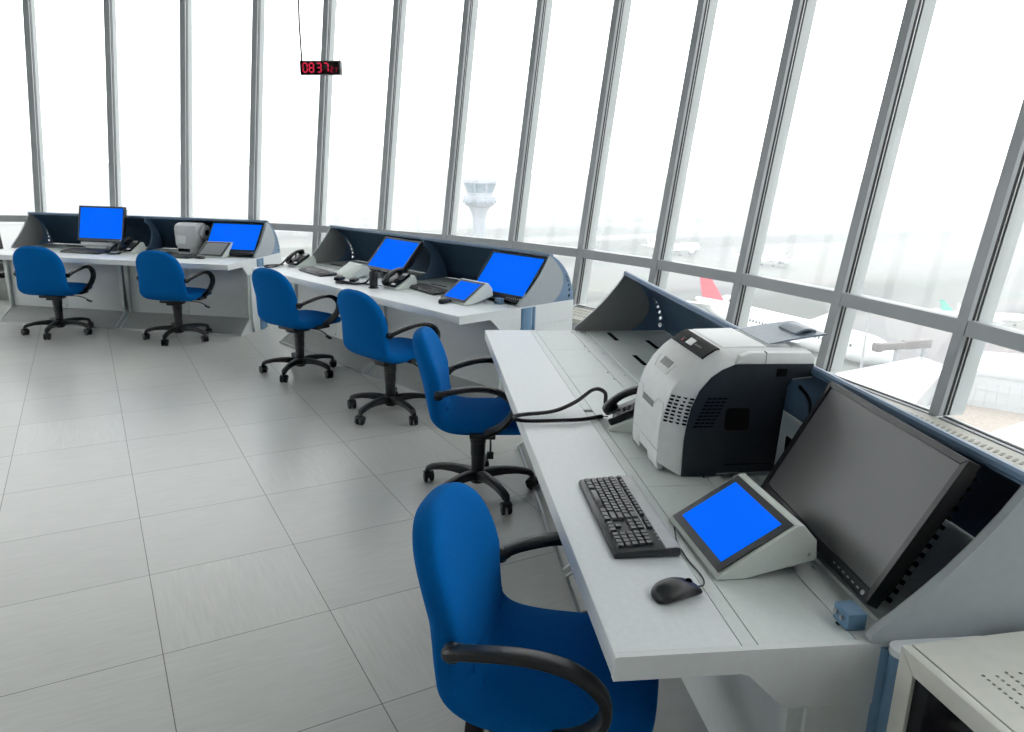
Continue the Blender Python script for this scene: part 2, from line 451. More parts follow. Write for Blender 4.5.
        ring = [(cx+s*(-.006+.018*math.sin(PI*i/8)), .575+.055*(1-math.cos(PI*i/8))/1) for i in range(9)]
        b.prism(ring, .0, ZD-.01, BL, axis='z')
        ring2 = [(cx+s*(-.006+.012*math.sin(PI*i/6)), .69+.016*(1-math.cos(PI*i/6))/1) for i in range(7)]
        b.prism(ring2, .0, ZD-.01, BL, axis='z')
        b.build('corner_column', t)
    # front panels, struts, plinth
    for x0, x1 in ((-h, 0), (0, h)):
        b = B(); w = (x1-x0-.09)/2
        for k in range(2):
            cx = x0+.045+w*(k+.5)
            b.box((cx, .438, .413), (w-.003, .02, .566), DG, bev=.002)
            b.box((cx+w*.5-.02, .426, .18), (.008, .006, .008), GR)
        b.build('front_panel', t)
        b = B(); b.prism([(.23, .0), (.23, .012), (.255, .03), (.425, .15), (.44, .15), (.44, 0)], x0+.03, x1-.03, PL)
        for q in (x0+.03, x1-.03):
            b.prism([(.22, .0), (.22, .014), (.25, .036), (.428, .157), (.45, .157), (.45, 0)], q-.006, q+.006, DG)
        b.box(((x0+x1)/2, .224, .009), (x1-x0-.06, .012, .018), CH)
        b.build('plinth', t)
        for q, w0, w1 in ((x0+.035, .05, .02), (x1-.035, .05, .02)):
            b = B(); pr = [(q-w0/2, ZD-.06), (q+w0/2, ZD-.06), (q+w1/2, .15), (q-w1/2, .15)]
            b.prism(pr, .395, .43, DP, axis='y', bev=.002); b.build('strut', t)
    b = B(); b.box((0, 1.125, .36), (L-.04, .02, .70), DG); b.build('rear_skirt', t)
    return t
make_console('A', 'white and blue control console at the far left, with the boxy grey printer on it')
make_console('B', 'white and blue control console in the middle, between the two other consoles')
make_console('C', 'large white and blue control console nearest the camera, carrying the big laser printer')

# ------------------------------------------------------------------ office chairs
def make_chair(label, loc, rz):
    t = thing('office_chair', label, 'chair', loc, (0, 0, rz), 'blue swivel chairs at the consoles')
    # L-shaped upholstered shell: spine (y, z), half width, half thickness
    sp = [(.262, .425, .150, .010), (.258, .431, .195, .024), (.243, .436, .222, .034), (.20, .442, .238, .040), (.12, .445, .246, .043), (.03, .443, .247, .044), (-.06, .440, .245, .045),
          (-.13, .444, .243, .046), (-.175, .458, .241, .046), (-.205, .483, .240, .046), (-.222, .52, .236, .048), (-.237, .565, .232, .050), (-.250, .61, .230, .050), (-.262, .655, .229, .051), (-.274, .70, .227, .051), (-.287, .745, .220, .050), (-.299, .785, .207, .049), (-.309, .82, .186, .047), (-.317, .85, .157, .043), (-.323, .873, .122, .036), (-.326, .886, .085, .026), (-.328, .892, .047, .014)]
    # densify
    P = smooth_path([(y, z, 0) for y, z, _, _ in sp], 3); W = smooth_path([(a, c, 0) for _, _, a, c in sp], 3)
    rs = []; n = len(P)
    for i in range(n):
        T = (P[min(i+1, n-1)]-P[max(i-1, 0)]).normalized(); N = Vector((T.y, -T.x, 0))
        # N: towards the sitter
        a, c = W[i].x, W[i].y; ring = []
        rec = max(0., min(1., (P[i].y-.5)/.15)) if P[i].x < -.2 else 0.
        for u, v in sup(40, a, c, 3.2):
            d = (u/.24)**2*(.040*rec-.006*(1-rec))
            y = P[i].x+N.x*(v+d); z = P[i].y+N.y*(v+d)
            ring.append((u, y, z))
        rs.append(ring)
    k = 9*3
    b = B(); b.rings(rs[:k+1], CB, caps=(True, False)); b.build('seat', t)
    b = B(); b.rings(rs[k:], CB, caps=(False, True)); bk = b.build('backrest', t)
    # stitched pad folds where the back meets the seat
    b = B()
    for y0, z0, w in ((-.152, .487, .17), (-.1755, .515, .17), (-.187, .548, .165)):
        pts = [(w*(i/12-1), y0+.012*(i/12-1)**2-.004, z0) for i in range(25)]
        b.tube(pts, .010, CB, 8, scale=[max(.05, math.sin(PI*i/24))**.5 for i in range(25)])
    b.build('pad_fold', bk)
    for s in (-1, 1):
        b = B()
        ctrl = [(.240*s, -.205, .612), (.262*s, -.15, .636), (.284*s, -.04, .663), (.292*s, .05, .664), (.292*s, .115, .64), (.29*s, .155, .60), (.286*s, .162, .55), (.278*s, .135, .50), (.266*s, .09, .458), (.25*s, .03, .425)]
        pts = smooth_path(ctrl, 7); n = len(pts)
        b.sweep(pts, sup(14, .025, .0145, 3), BK, up=(0, 0, 1), scale=[1.0 if .06 < i/n < .93 else 1.12 for i in range(n)])
        b.lathe([(.02, -.014), (.024, -.01), (.024, .01), (.02, .014)], BK, (.240*s, -.203, .612), 16, (0, PI/2, 0))
        b.box((.232*s, .015, .412), (.07, .13, .026), BK, bev=.006)
        b.build('armrest', t)
    b = B(); b.box((0, -.02, .387), (.2, .26, .026), BK, bev=.008); b.box((0, -.03, .365), (.11, .17, .04), BK, bev=.01); b.build('seat_mechanism', t)
    b = B(); b.tube(smooth_path([(.05, .03, .372), (.16, .05, .368), (.23, .055, .35), (.265, .055, .33)], 5), .005, BK, 6)
    b.box((.275, .055, .322), (.05, .035, .012), BK, bev=.005, rot=(0, .35, 0)); b.build('lever', t)
    b = B(); b.lathe([(.0, .09), (.032, .09), (.034, .10), (.036, .20), (.0365, .215), (.039, .217), (.0405, .285), (.041, .29), (.0435, .292), (.0445, .36), (.0, .366)], BKS, (0, -.02, 0), 20); b.build('gas_column', t)
    b = B(); b.lathe([(.0, .062), (.036, .062), (.046, .085), (.048, .12), (.04, .135), (.0, .137)], BK, (0, -.02, 0), 20); base = b.build('star_base', t)
    for i in range(5):
        a = 2*PI*i/5+.3; ca, sa = math.cos(a), math.sin(a)
        b = B(); rr = [.03, .085, .15, .216, .272, .302, .314]; zz = [.105, .115, .117, .112, .10, .088, .076]
        wd = [.028, .026, .025, .023, .022, .021, .014]; th = [.03, .025, .021, .018, .017, .017, .011]
        rs2 = []
        for r, z, w, h_ in zip(rr, zz, wd, th):
            rs2.append([(ca*r-sa*p, -.02+sa*r+ca*p, z+q) for p, q in sup(12, w, h_, 3.5)])
        b.rings(rs2, BK); b.build('base_leg', t)
        b = B(); sw = a+random.uniform(-1, 1); cx, cy = ca*.298, -.02+sa*.298
        cx2, cy2 = cx+.012*math.cos(sw), cy+.012*math.sin(sw)
        for q in (-1, 1):
            o = Vector((cx2-q*.0165*math.sin(sw), cy2+q*.0165*math.cos(sw), .030))
            b.lathe([(0, -.011), (.022, -.011), (.029, -.008), (.030, 0), (.029, .008), (.022, .011), (0, .011)], BKS, o, 20, (PI/2, 0, sw))
        b.tube([(cx, cy, .085), (cx2, cy2, .035)], .010, BK, 8)
        hood = []
        for j in range(9):
            an = PI*j/8*.75+.1; hood.append((cx2-math.cos(an)*.033*math.cos(sw), cy2-math.cos(an)*.033*math.sin(sw), .031+.033*math.sin(an)))
        b.sweep(hood, sup(8, .027, .0035, 4), BK, up=(-math.cos(sw), -math.sin(sw), .3)); b.build('caster', t)
    return t
CHAIRS = [
 ('blue office chair pulled up at the far left desk, below the upright monitor', (.20, 6.01), 62, 0, -28),
 ('blue office chair in front of the boxy grey printer', (1.225, 5.29), 52, 0, -28),
 ('blue office chair beside the telephone at the far end of the middle desk', (1.985, 3.55), 26, .012, -10),
 ('blue office chair in front of the tilted monitor at the middle of its desk', (2.29, 2.22), 18, .018, -25),
 ('blue office chair at the bare end of the nearest desk, seen from its side', (2.24, .735), -30, .0, 15),
 ('blue office chair closest to the camera, half under the desk by the mouse', (1.472, -1.18), -42, -.010, 0)]
c0 = make_chair(CHAIRS[0][0], (*CHAIRS[0][1], 0), R(CHAIRS[0][2]-90))
for i, (lb, p, a, lift, spin) in enumerate(CHAIRS):
    c = c0 if i == 0 else dup(c0, (*p, 0), (0, 0, R(a-90)), lb)
    if i == 0: base_spin = spin
    for ch in c.children:
        if ch.name.startswith(('star_base', 'base_leg', 'caster')):   # the star turns freely under the seat
            q = R(spin); ch.rotation_euler = (0, 0, q); ch.location = (-.02*math.sin(q), -.02+.02*math.cos(q), 0)
        else: ch.location.z = lift   # height set by the gas column

# ------------------------------------------------------------------ monitors
def make_monitor(label, f, x, y, z, tilt, yaw, w, h, screen, bez=.018, lower=1.7, group='flat monitors on the consoles'):
    """local: x right, z up the screen, -y towards the operator, origin at the lower edge"""
    t = thing('computer_monitor', label, 'monitor', f.w(x, y, z), (-R(tilt), 0, f.rz+R(yaw)), group)
    b = B()
    o = [(-w/2, 0), (w/2, 0), (w/2, h), (-w/2, h)]; bb = bez*lower
    i = [(-w/2+bez, bb), (w/2-bez, bb), (w/2-bez, h-bez), (-w/2+bez, h-bez)]
    for k in range(4):
        j = (k+1) % 4
        pts = [o[k], o[j], i[j], i[k]]
        b.prism(pts, -.012, .02, MB_, axis='y', bev=.001, seg=1)
    b.build('bezel', t)
    b = B(); b.box((0, -.003, (bb+h-bez)/2), (w-2*bez+.004, .006, h-bez-bb+.004), screen); b.build('screen', t)
    b = B(); rs = []
    for y_, k in ((.0, .99), (.03, .985), (.045, .93), (.065, .7), (.075, .6)):
        rs.append([(p*k, y_, h/2+q*k) for p, q in sup(28, w/2, h/2, 14)])
    b.rings(rs, MB_)
    for k in range(14): b.box((w/2*.975, .038, .03+(h-.06)*k/13), (.006, .01, (h-.06)/32), GR)
    b.build('housing', t)
    b = B()
    for k in range(6): b.box((w/2-.05-k*.022, -.0125, bb*.45), (.010, .002, .004), CH, bev=.0008)
    b.lathe([(0, -.001), (.006, -.001), (.006, .001), (0, .0012)], CH, (w/2-.028, -.0125, bb*.45), 12, (PI/2, 0, 0))
    b.build('buttons', t)
    return t
# far-left upright monitor on a stand
MA = (-.415, .845)
m = make_monitor('upright monitor with plain blue screen on a pale foot, on the far left desk', FR['A'], MA[0], .665, MA[1], 14, 0, .535, .375, SCB)
b = B(); b.box((0, .07, .03), (.07, .03, .2), MB_, bev=.005); b.box((.10, .05, -.03), (.12, .05, .05), MB_, bev=.005); b.build('stand_neck', m)
b = B(); b.box((-.03, .04, -.032), (.36, .14, .04), PG, bev=.005); b.box((-.03, .06, -.066), (.26, .16, .03), MB_, bev=.004); b.build('stand_base', m)
make_monitor('blue monitor leaning back in the far left desk, against its right end', FR['A'], 1.085, .59, .775, 40, 0, .58, .395, SCB, lower=3.2)
m = make_monitor('blue monitor leaning back above the white wedge, middle desk', FR['B'], -.25, .60, .805, 41, -2, .56, .355, SCB)
b = B(); b.box((0, .10, .12), (.10, .03, .10), MB_, bev=.005)
b.tube([(0, .10, .12), (0, .16, -.02)], .02, MB_, 10); b.build('support_arm', m)
make_monitor('blue monitor leaning back at the right end of the middle desk', FR['B'], 1.205, .588, .77, 40, 0, .58, .405, SCB, lower=3.0)
make_monitor('large switched-off monitor with dark screen leaning back on the nearest desk', FR['C'], 1.172, .622, .775, 27.5, -3, .62, .385, SCOFF, .017)

# ------------------------------------------------------------------ wedge shaped touch panels
def make_touch(label, f, x, y, yaw, screen, w=.335, frame=True, name='touch_panel', d=1.):
    t = thing(name, label, 'screen' if frame else 'box', f.w(x, y, ZD+.0005), (0, 0, f.rz+R(yaw)), 'tilted panels on the consoles' )
    b = B(); pts = [(0, .001), (-.001, .008), (.205*d, .142*d), (.222*d, .142*d), (.262*d, .098*d), (.268*d, .045*d), (.262*d, .042*d), (.075, .001)]
    b.prism(pts, -w/2, w/2, WP, bev=.0015, seg=1)
    for s in (-1, 1): b.lathe([(0, -.001), (.004, -.001), (.004, .001), (0, .001)], CH, (s*w/2, .245*d, .06*d), 10, (0, PI/2, 0))
    b.build('wedge_housing', t)
    b = B()
    for s in (-1, 1): b.prism([(.205*d, 0), (.235*d, 0), (.25*d, .05*d), (.225*d, .05*d)], s*w*.36-.004, s*w*.36+.004, CH)
    b.build('rear_foot', t)
    if frame:
        ang = math.atan2(.129, .205); L = math.hypot(.129, .205)*d
        M = Euler((ang, 0, 0)).to_matrix()
        def pl(u, v, k): return Vector((u, 0, .013))+M @ Vector((0, v, k))
        b = B(); c = pl(0, L*.5, .0015); b.box(c, (w-.016, L-.014, .003), BKS, rot=M, bev=.001, seg=1); fr = b.build('screen_frame', t)
        b = B(); c = pl(0, L*.505, .0035); b.box(c, (w-.066, L-.056, .0012), screen, rot=M); b.build('screen', t)
    return t
make_touch('small tilted touch panel with blue screen beside the mouse, nearest desk', FR['C'], 1.152, .313, 2, SCB, .322, d=.95)
make_touch('small tilted touch panel with blue screen at the right end of the middle desk', FR['B'], 1.06, .30, -2, SCB, .30)
make_touch('small tilted touch panel with grey unlit screen on the far left desk', FR['A'], .94, .46, -2, SCGREY, .30)
make_touch('blank white wedge block left of the tilted middle monitor', FR['B'], -.52, .36, -6, None, .30, frame=False, name='blank_wedge', d=.75)

# ------------------------------------------------------------------ keyboards
def make_keyboard(label, f, x, y, yaw, silver=False, L=.46):
    t = thing('computer_keyboard', label, 'keyboard', f.w(x, y, ZD+.0005), (0, 0, f.rz+R(yaw)), 'black keyboards on the consoles')
    q = .012 if silver else 0
    b = B(); b.prism([(-.08, .004), (-.078, .014), (-.07, .018), (.07+q, .028), (.08+q, .026), (.083+q, .012), (.08+q, .002), (-.076, .0)], -L/2, L/2, KB, bev=.003)
    b.build('case', t)
    if silver:
        b = B(); b.prism([(.0535, .0278), (.082, .0295), (.0925, .0275), (.0955, .022), (.09, .018), (.0535, .02)], -L/2+.002, L/2-.001, KS, bev=.001, seg=1)
        b.prism([(.0325, .0263), (.0355, .0265), (.0355, .02), (.0325, .02)], -L/2+.01, L/2-.11, KS)
        b.build('silver_strip', t)
    k = L/.46; key = B()
    def cap(cx, cy, w, d):
        zb = .018+(cy+.07)*.0714; hgt = .0075
        vs = [key.bm.verts.new((cx+sx*w/2*q, cy+sy*d/2*q+(0 if q == 1 else .001), zb+(hgt if q < 1 else 0))) for q in (1, .8) for sx, sy in ((-1, -1), (1, -1), (1, 1), (-1, 1))]
        fs = [key.bm.faces.new(vs[4:8])]+[key.bm.faces.new((vs[i], vs[(i+1) % 4], vs[4+(i+1) % 4], vs[4+i])) for i in range(4)]
        key._m(fs, KK)
    u = .0187*k; x0 = -L/2+.012
    rows = [[1.3, 1.3, 1.4, 7, 1.4, 1.3, 1.3], [2.3]+[1]*10+[2.7], [1.8]+[1]*11+[2.2], [1.5]+[1]*12+[1.5], [1]*13+[2]]
    for r, row in enumerate(rows):
        cx = x0; cy = -.066+.0187*r+.0094
        for w in row:
            cap(cx+w*u/2, cy, w*u-.0014, .0172); cx += w*u
    fy = .043
    for i in range(13): cap(x0+u*(.5+i*1.08+(.35 if i > 0 else 0)), fy, u-.0018, .013)
    nx = x0+15*u+.008
    for i in range(3):
        cap(nx+u*(i+.5), fy, u-.0016, .013)
        for r in (3, 4): cap(nx+u*(i+.5), -.066+.0187*r+.0094, u-.0014, .0172)
        cap(nx+u*(i+.5), -.0566, u-.0014, .0172)
    cap(nx+u*1.5, -.0566+.0187, u-.0014, .0172)
    px = nx+3*u+.008
    for i in range(4):
        for r in range(5):
            if px+u*(i+1) < L/2: cap(px+u*(i+.5), -.066+.0187*r+.0094, u-.0014, .0172)
    key.build('keys', t)
    b = B()
    for i in range(3): b.lathe([(0, 0), (.0022, 0), (.0022, .001), (0, .001)], CH, (px+.01+i*.02, .05, .0265), 8)
    b.build('indicator_lights', t)
    return t
make_keyboard('black keyboard with a silver back strip on the nearest desk, beside the touch panel', FR['C'], .962, .178, -.5, True, .465)
make_keyboard('black keyboard near the telephone at the far end of the middle desk', FR['B'], -.83, .30, -6)
make_keyboard('black keyboard on the middle desk between desk telephone and blue touch panel', FR['B'], .52, .50, -8)
make_keyboard('black keyboard in front of the upright monitor, far left desk', FR['A'], -.43, .42, -4)
make_keyboard('black keyboard below the boxy grey printer, behind a chair', FR['A'], .58, .38, 0)

# ------------------------------------------------------------------ mice
t_ = None
def make_mouse(label, f, x, y, yaw, cable=None):
    t = thing('computer_mouse', label, 'mouse', f.w(x, y, ZD+.0005), (0, 0, f.rz+R(yaw)), 'black mice on the consoles')
    b = B(); rs = []
    st = [(-.060, .006, .006), (-.057, .022, .016), (-.045, .030, .028), (-.025, .033, .036), (0, .032, .038), (.02, .030, .034), (.04, .0295, .026), (.054, .027, .018), (.060, .018, .010), (.061, .006, .006)]
    P = smooth_path(st, 3)
    for p in P:
        ring = []
        for u, v in sup(24, p.y, 1, 2.6):
            ring.append((u, p.x, p.z*.5+v*p.z*.5 if v > 0 else max(0.001, p.z*.5+v*p.z*.5)))
        rs.append(ring)
    b.rings(rs, BKS); b.build('shell', t)
    b = B(); b.lathe([(0, -.004), (.009, -.004), (.010, 0), (.009, .004), (0, .004)], GR, (0, .033, .026), 16, (0, PI/2, 0)); b.build('scroll_wheel', t)
    if cable:
        b = B(); b.tube(smooth_path(cable, 8), .0019, BK, 6); b.build('cable', t)
    return t
make_mouse('black mouse next to the keyboard on the nearest desk', FR['C'], 1.366, .200, 20, [(.0, .06, .008), (-.004, .085, .004), (-.04, .11, .002), (-.12, .132, .002), (-.2, .165, .002), (-.24, .19, .003), (-.262, .203, .012)])
make_mouse('black mouse in front of the blue touch panel, middle desk', FR['B'], 1.04, .255, 20, [(0, .06, .008), (.0, .1, .003), (-.05, .14, .003), (-.12, .14, .003)])
make_mouse('black mouse in front of the blank white wedge, the one further from the telephone', FR['B'], -.36, .24, 30)
make_mouse('black mouse in front of the blank white wedge, the one nearer the telephone', FR['B'], -.21, .29, 40)
make_mouse('black mouse beside the grey touch panel on the far left desk', FR['A'], .90, .36, 60, [(0, .06, .008), (.02, .12, .003), (.0, .2, .003)])

# ------------------------------------------------------------------ telephones
def make_phone(label, f, x, y, yaw, cord, coil=True, ramp=True):
    t = thing('desk_telephone', label, 'telephone', f.w(x, y, ZD+.0005), (0, 0, f.rz+R(yaw)), 'black telephones on white wedges')
    b = B(); pts = [(0, .0), (0, .008), (.172, .098), (.186, .098), (.208, .06), (.212, .0)]
    b.prism(pts, -.095, .078, WP, bev=.0015, seg=1); b.build('wedge_base', t)
    ang = math.atan2(.090, .172); M = Euler((ang, 0, 0)).to_matrix()
    def pl(u, v, k): return Vector((u, 0, .008))+M @ Vector((u*0, v, k))
    def plx(u, v, k): p = pl(0, v, k); return Vector((u, p.y, p.z))
    b = B(); b.box(plx(-.015, .095, .014), (.145, .178, .028), BK, bev=.008, rot=M)
    b.box(plx(.03, .09, .029), (.075, .10, .006), BKS, bev=.002, rot=M)
    for i in range(3):
        for j in range(4): b.box(plx(.008+i*.02, .055+j*.022, .0335), (.013, .013, .005), KB, bev=.002, rot=M, seg=1)
    b.build('phone_body', t)
    b = B(); b.box(plx(.03, .155, .030), (.05, .022, .003), KS, rot=M); b.build('display', t)
    b = B(); b.box(plx(.034, .018, .0295), (.04, .018, .003), LBL, rot=M); b.build('label_strip', t, label='white paper label')
    # handset along the slope on the left
    b = B(); ctrl = [plx(-.062, -.002, .036), plx(-.062, .02, .048), plx(-.062, .06, .062), plx(-.062, .10, .066), plx(-.062, .145, .062), plx(-.062, .18, .048), plx(-.062, .204, .036)]
    P = smooth_path(ctrl, 5); n = len(P)
    sc = [.75+.35*abs(i/(n-1)*2-1)**2 if 1 < i < n-2 else .8 for i in range(n)]
    b.sweep(P, sup(16, .029, .018, 3), BK, up=M @ Vector((0, 0, 1)), scale=sc)
    for v in (.018, .184):
        c = plx(-.062, v, .034); b.lathe([(0, -.016), (.028, -.016), (.032, .0), (.030, .016), (0, .018)], BK, c, 18, (ang, 0, 0))
    b.build('handset', t)
    b = B(); ctrl2 = [Vector(p) for p in cord]
    path = smooth_path(ctrl2, 10)
    k0, k1 = int(len(path)*.07), int(len(path)*.93)
    b.tube(path[:k0+2], .0025, BK, 6); b.tube(path[k1-2:], .0025, BK, 6)
    if coil:
        b.tube(helix(path[k0:k1], .0062, .0056, 8), .0026, BK, 5); b.tube(path[k0:k1], .0035, BK, 6)
    else: b.tube(path[k0:k1], .008, BK, 8)
    b.build('coiled_cord', t)
    return t
def lc(f, x, y, yaw, pts):   # console coordinates -> phone coordinates
    c, s = math.cos(R(yaw)), math.sin(R(yaw))
    return [((p[0]-x)*c+(p[1]-y)*s, -(p[0]-x)*s+(p[1]-y)*c, p[2]-ZD) for p in pts]
PC = (.172, .338, -16)
make_phone('black telephone left of the big laser printer, its coiled cord over the desk edge', FR['C'], *PC,
   [(-.062, -.012, .045)]+lc(FR['C'], *PC, [(.05, .35, .80), (.01, .355, .83), (-.035, .32, .83), (-.01, .24, .785), (.045, .14, .765), (.075, .02, .763), (.095, -.022, .763), (.13, -.025, .763), (.155, .03, .763), (.155, .14, .763), (.145, .24, .763)])+[(-.075, -.03, .006), (-.05, .012, .012)])
PB1 = (-1.35, .34, 8)
make_phone('black telephone on the far end of the middle desk', FR['B'], *PB1,
   lc(FR['B'], *PB1, [(-1.36, .36, .80), (-1.40, .40, .86), (-1.42, .34, .84), (-1.42, .26, .775), (-1.34, .14, .763), (-1.38, .08, .762), (-1.47, .12, .762), (-1.46, .24, .762), (-1.38, .33, .762)]), coil=True)
PB2 = (.285, .31, 2)
make_phone('black telephone below the tilted monitor at the middle of its desk', FR['B'], *PB2,
   lc(FR['B'], *PB2, [(.2, .29, .80), (.12, .33, .87), (.06, .30, .85), (.02, .24, .77), (-.1, .12, .763), (-.2, .11, .762), (-.2, .17, .762), (-.06, .2, .762), (.08, .27, .762), (.2, .30, .762)]), coil=True)
PA = (-.05, .55, -4)
make_phone('black telephone at the middle of the far left desk, beside the upright monitor', FR['A'], *PA,
   lc(FR['A'], *PA, [(-.05, .60, .80), (-.12, .62, .85), (-.16, .55, .83), (-.17, .45, .765), (-.12, .36, .763), (-.05, .33, .762), (-.0, .38, .762), (-.06, .45, .762), (-.05, .56, .762)]), coil=True)
t = thing('cylinder_holder', 'black cylindrical holder on a round foot beside the middle desk telephone', 'holder', FR['B'].w(.175, .225, ZD+.0005))
b = B(); b.lathe([(0, 0), (.042, 0), (.042, .006), (.03, .012), (0, .013)], BK, (0, 0, 0), 24); b.build('foot', t)
b = B(); b.lathe([(0, .012), (.031, .012), (.033, .02), (.034, .125), (.032, .132), (.028, .13), (.026, .1), (0, .1)], BKS, (0, 0, 0), 24); b.build('cup', t)

# ------------------------------------------------------------------ small blue boxes
def blue_box(label, f, x, y):
    t = thing('junction_box', label, 'box', f.w(x, y, ZD), (0, 0, f.rz), 'small blue boxes at the desk ends')
    b = B(); b.box((0, 0, .02), (.056, .045, .04), BL, bev=.002, seg=1); b.build('case', t)
    b = B(); b.lathe([(0, 0), (.006, 0), (.006, .006), (0, .006)], CH, (-.012, -.024, .024), 10, (PI/2, 0, 0)); b.lathe([(0, 0), (.005, 0), (.005, .006), (0, .006)], KS, (.012, -.024, .024), 10, (PI/2, 0, 0)); b.build('jack', t)
blue_box('small blue box below the switched-off monitor, nearest desk', FR['C'], 1.505, .545)
blue_box('small blue box at the right end of the middle desk', FR['B'], 1.30, .55)

# ------------------------------------------------------------------ laser printer
def make_laser():
    f = FR['C']
    t = thing('laser_printer', 'large white and navy laser printer standing on the nearest desk', 'printer', f.w(.33, .383, ZD), (0, 0, f.rz))
    W, D_ = .36, .465; H = .412
    front = [(.0, .03), (-.002, .09), (.0, .15), (.008, .21), (.026, .27), (.054, .32), (.092, .362), (.14, .398), (.158, .41), (.175, H)]
    edge = [(.06, .004), (.06, .09), (.06, .126), (.065, .175), (.075, .235), (.098, .29), (.132, .333), (.165, .357), (.205, .374), (.24, .376)]
    # body shell lofted across the width
    b = B(); n = len(front)
    def ring(x, mixv, top):
        pts = []
        for (fy, fz), (ey, ez) in zip(front, edge):
            pts.append((x, fy*(1-mixv)+ey*mixv, fz*(1-mixv)+ez*mixv))
        pts += [(x, D_, H*(1-mixv)+.376*mixv if top else H), (x, D_, .02), (x, .08, .004), (x, .06, .004)]
        return pts
    def rr(fr, tz, x): return [(x, a, c) for a, c in fr]+[(x, D_-.005, tz), (x, D_, tz-.006), (x, D_, .33), (x, D_-.10, .32), (x, D_-.11, .01), (x, .1, .006)]
    inner = [(a+.012, c-.004) for a, c in front]
    side = [(a, c) for a, c in edge]; side[-1] = (.24, .376)
    top_r = [(a, c) for a, c in edge]
    rs = [rr(inner, H-.006, 0), rr(front, H, .012), rr(front, H, W-.055), rr([((a*.45+e*.55), (c*.45+g*.55)) for (a, c), (e, g) in zip(front, edge)], H-.002, W-.018), rr(edge, .378, W)]
    fs = b.rings(rs, PW, smooth=False)
    body = b.build('body', t)
    # top white cap over the navy side
    b = B(); b.prism([(.205, .376), (.225, .40), (.26, H-.001), (D_-.012, H-.001), (D_, H-.012), (D_, .374)], W-.03, W+.003, PW, bev=.002); b.box((W-.005, .305, .395), (.0175, .0015, .037), GR); b.build('top_cap', t)
    # navy side panel
    b = B()
    pts = [(.062, .003)]+[(a+.001, c) for a, c in edge[1:]]+[(D_, .376), (D_, .335), (.40, .328), (.385, .30), (.372, .014), (.18, .012), (.175, .003)]
    b.prism(pts, W-.004, W+.004, PN); sp = b.build('side_panel', t)
    b = B()
    hole = [(.19, .165), (.19, .225), (.2, .232), (.262, .232), (.27, .225), (.27, .165), (.262, .158), (.2, .158)]
    b.prism(hole, W+.0035, W+.0048, GR); b.build('handle_recess', sp)
    b = B(); b.prism([(.345, .335), (.345, .36), (.378, .36), (.378, .335)], W+.0035, W+.0048, GR); b.build('socket_recess', sp)
    b = B(); b.prism([(.20, .040), (.36, .040), (.36, .0435), (.20, .0435)], W+.0035, W+.0046, GR); b.build('panel_groove', sp)
    # vents on cover edge and panel
    b = B()
    for r in range(9):
        z = .172+r*.0115
        for k in range(4):
            y = .082+.008*r*.6+k*.017
            b.box((W+.0042, y+.012, z), (.0015, .0145, .0055), GR)
    b.build('side_vents', t)
    b = B()
    for r in range(8):
        z = .178+r*.0118
        i = 0
        while i < len(front)-2 and front[i+1][1] < z: i += 1
        def yy(P, z):
            for (a, c), (e, g) in zip(P, P[1:]):
                if c <= z <= g: return a+(e-a)*(z-c)/(g-c)
            return P[0][0]
        yf = yy(front, z); ye = yy(edge, z)
        for k in range(4):
            q = .5+.125*k; x = (W-.055)+(W-(W-.055))*((k+.6)/4); ym = yf+(ye-yf)*((k+.6)/4)**1.15
            b.box((x, ym+.003, z), (.0125, .012, .0052), GR, rot=(0, 0, R(38)))
    b.build('front_vents', t)
    # control panel: follows the top front slope
    def pf(u):   # along front arc, 0..1 between z .33 and H
        pts = front[5:]; d = [0]
        for a, c in zip(pts, pts[1:]): d.append(d[-1]+math.dist(a, c))
        q = u*d[-1]
        for i in range(len(pts)-1):
            if d[i+1] >= q: break
        k = (q-d[i])/(d[i+1]-d[i]); return pts[i][0]+(pts[i+1][0]-pts[i][0])*k, pts[i][1]+(pts[i+1][1]-pts[i][1])*k
    b = B(); rs = []
    for u in (.56, .65, .74, .82, .9, .985):
        a, c = pf(u); rs.append([(.018, a-.002, c+.0025), (W-.05, a-.002, c+.0025), (W-.05, a+.003, c-.004), (.018, a+.003, c-.004)])
    b.rings(rs, PDK, smooth=False); cp = b.build('control_panel', t)
    b = B(); a, c = pf(.74); sl = math.atan2(*(Vector(pf(.8))-Vector(pf(.68))).yx)
    b.box((.155, a-.003, c+.004), (.05, .026, .003), LBL, rot=(sl, 0, 0)); b.build('display', cp, label='pale display on the dark control panel')
    b = B()
    for x in (.085, .10, .2, .215, .23, .245): b.box((x, a-.003, c+.004), (.006, .005, .003), HND, rot=(sl, 0, 0))
    b.lathe([(0, 0), (.005, 0), (.005, .003), (0, .003)], mat('red_button', (.6, .05, .04), .4, noise=.05), (.1, a-.012, c-.002), 12, (sl, 0, 0)); b.build('button', cp)
    # front door seams and handles
    def fz(z):
        for (a, c), (e, g) in zip(front, front[1:]):
            if c <= z <= g: return a+(e-a)*(z-c)/(g-c)
        return front[0][0]
    def onf(x, z, off=.0012): return (x, fz(z)-off, z)
    b = B()
    def seam(ptsxz, r=.0011):
        pts = []
        for (x0, z0), (x1, z1) in zip(ptsxz, ptsxz[1:]):
            for k in range(6): pts.append(onf(x0+(x1-x0)*k/6, z0+(z1-z0)*k/6, .0003))
        pts.append(onf(*ptsxz[-1], .0003)); b.tube(pts, r, PG, 5)
    seam([(.014, .225), (.06, .225), (.075, .205), (.21, .205), (.225, .225), (.285, .225), (.30, .2), (.30, .075)])
    seam([(.014, .068), (.30, .068)], .0018); seam([(.30, .2), (.30, .04)])
    seam([(.06, .335), (.075, .30), (.2, .30), (.22, .335)])
    b.build('door_seam', t)
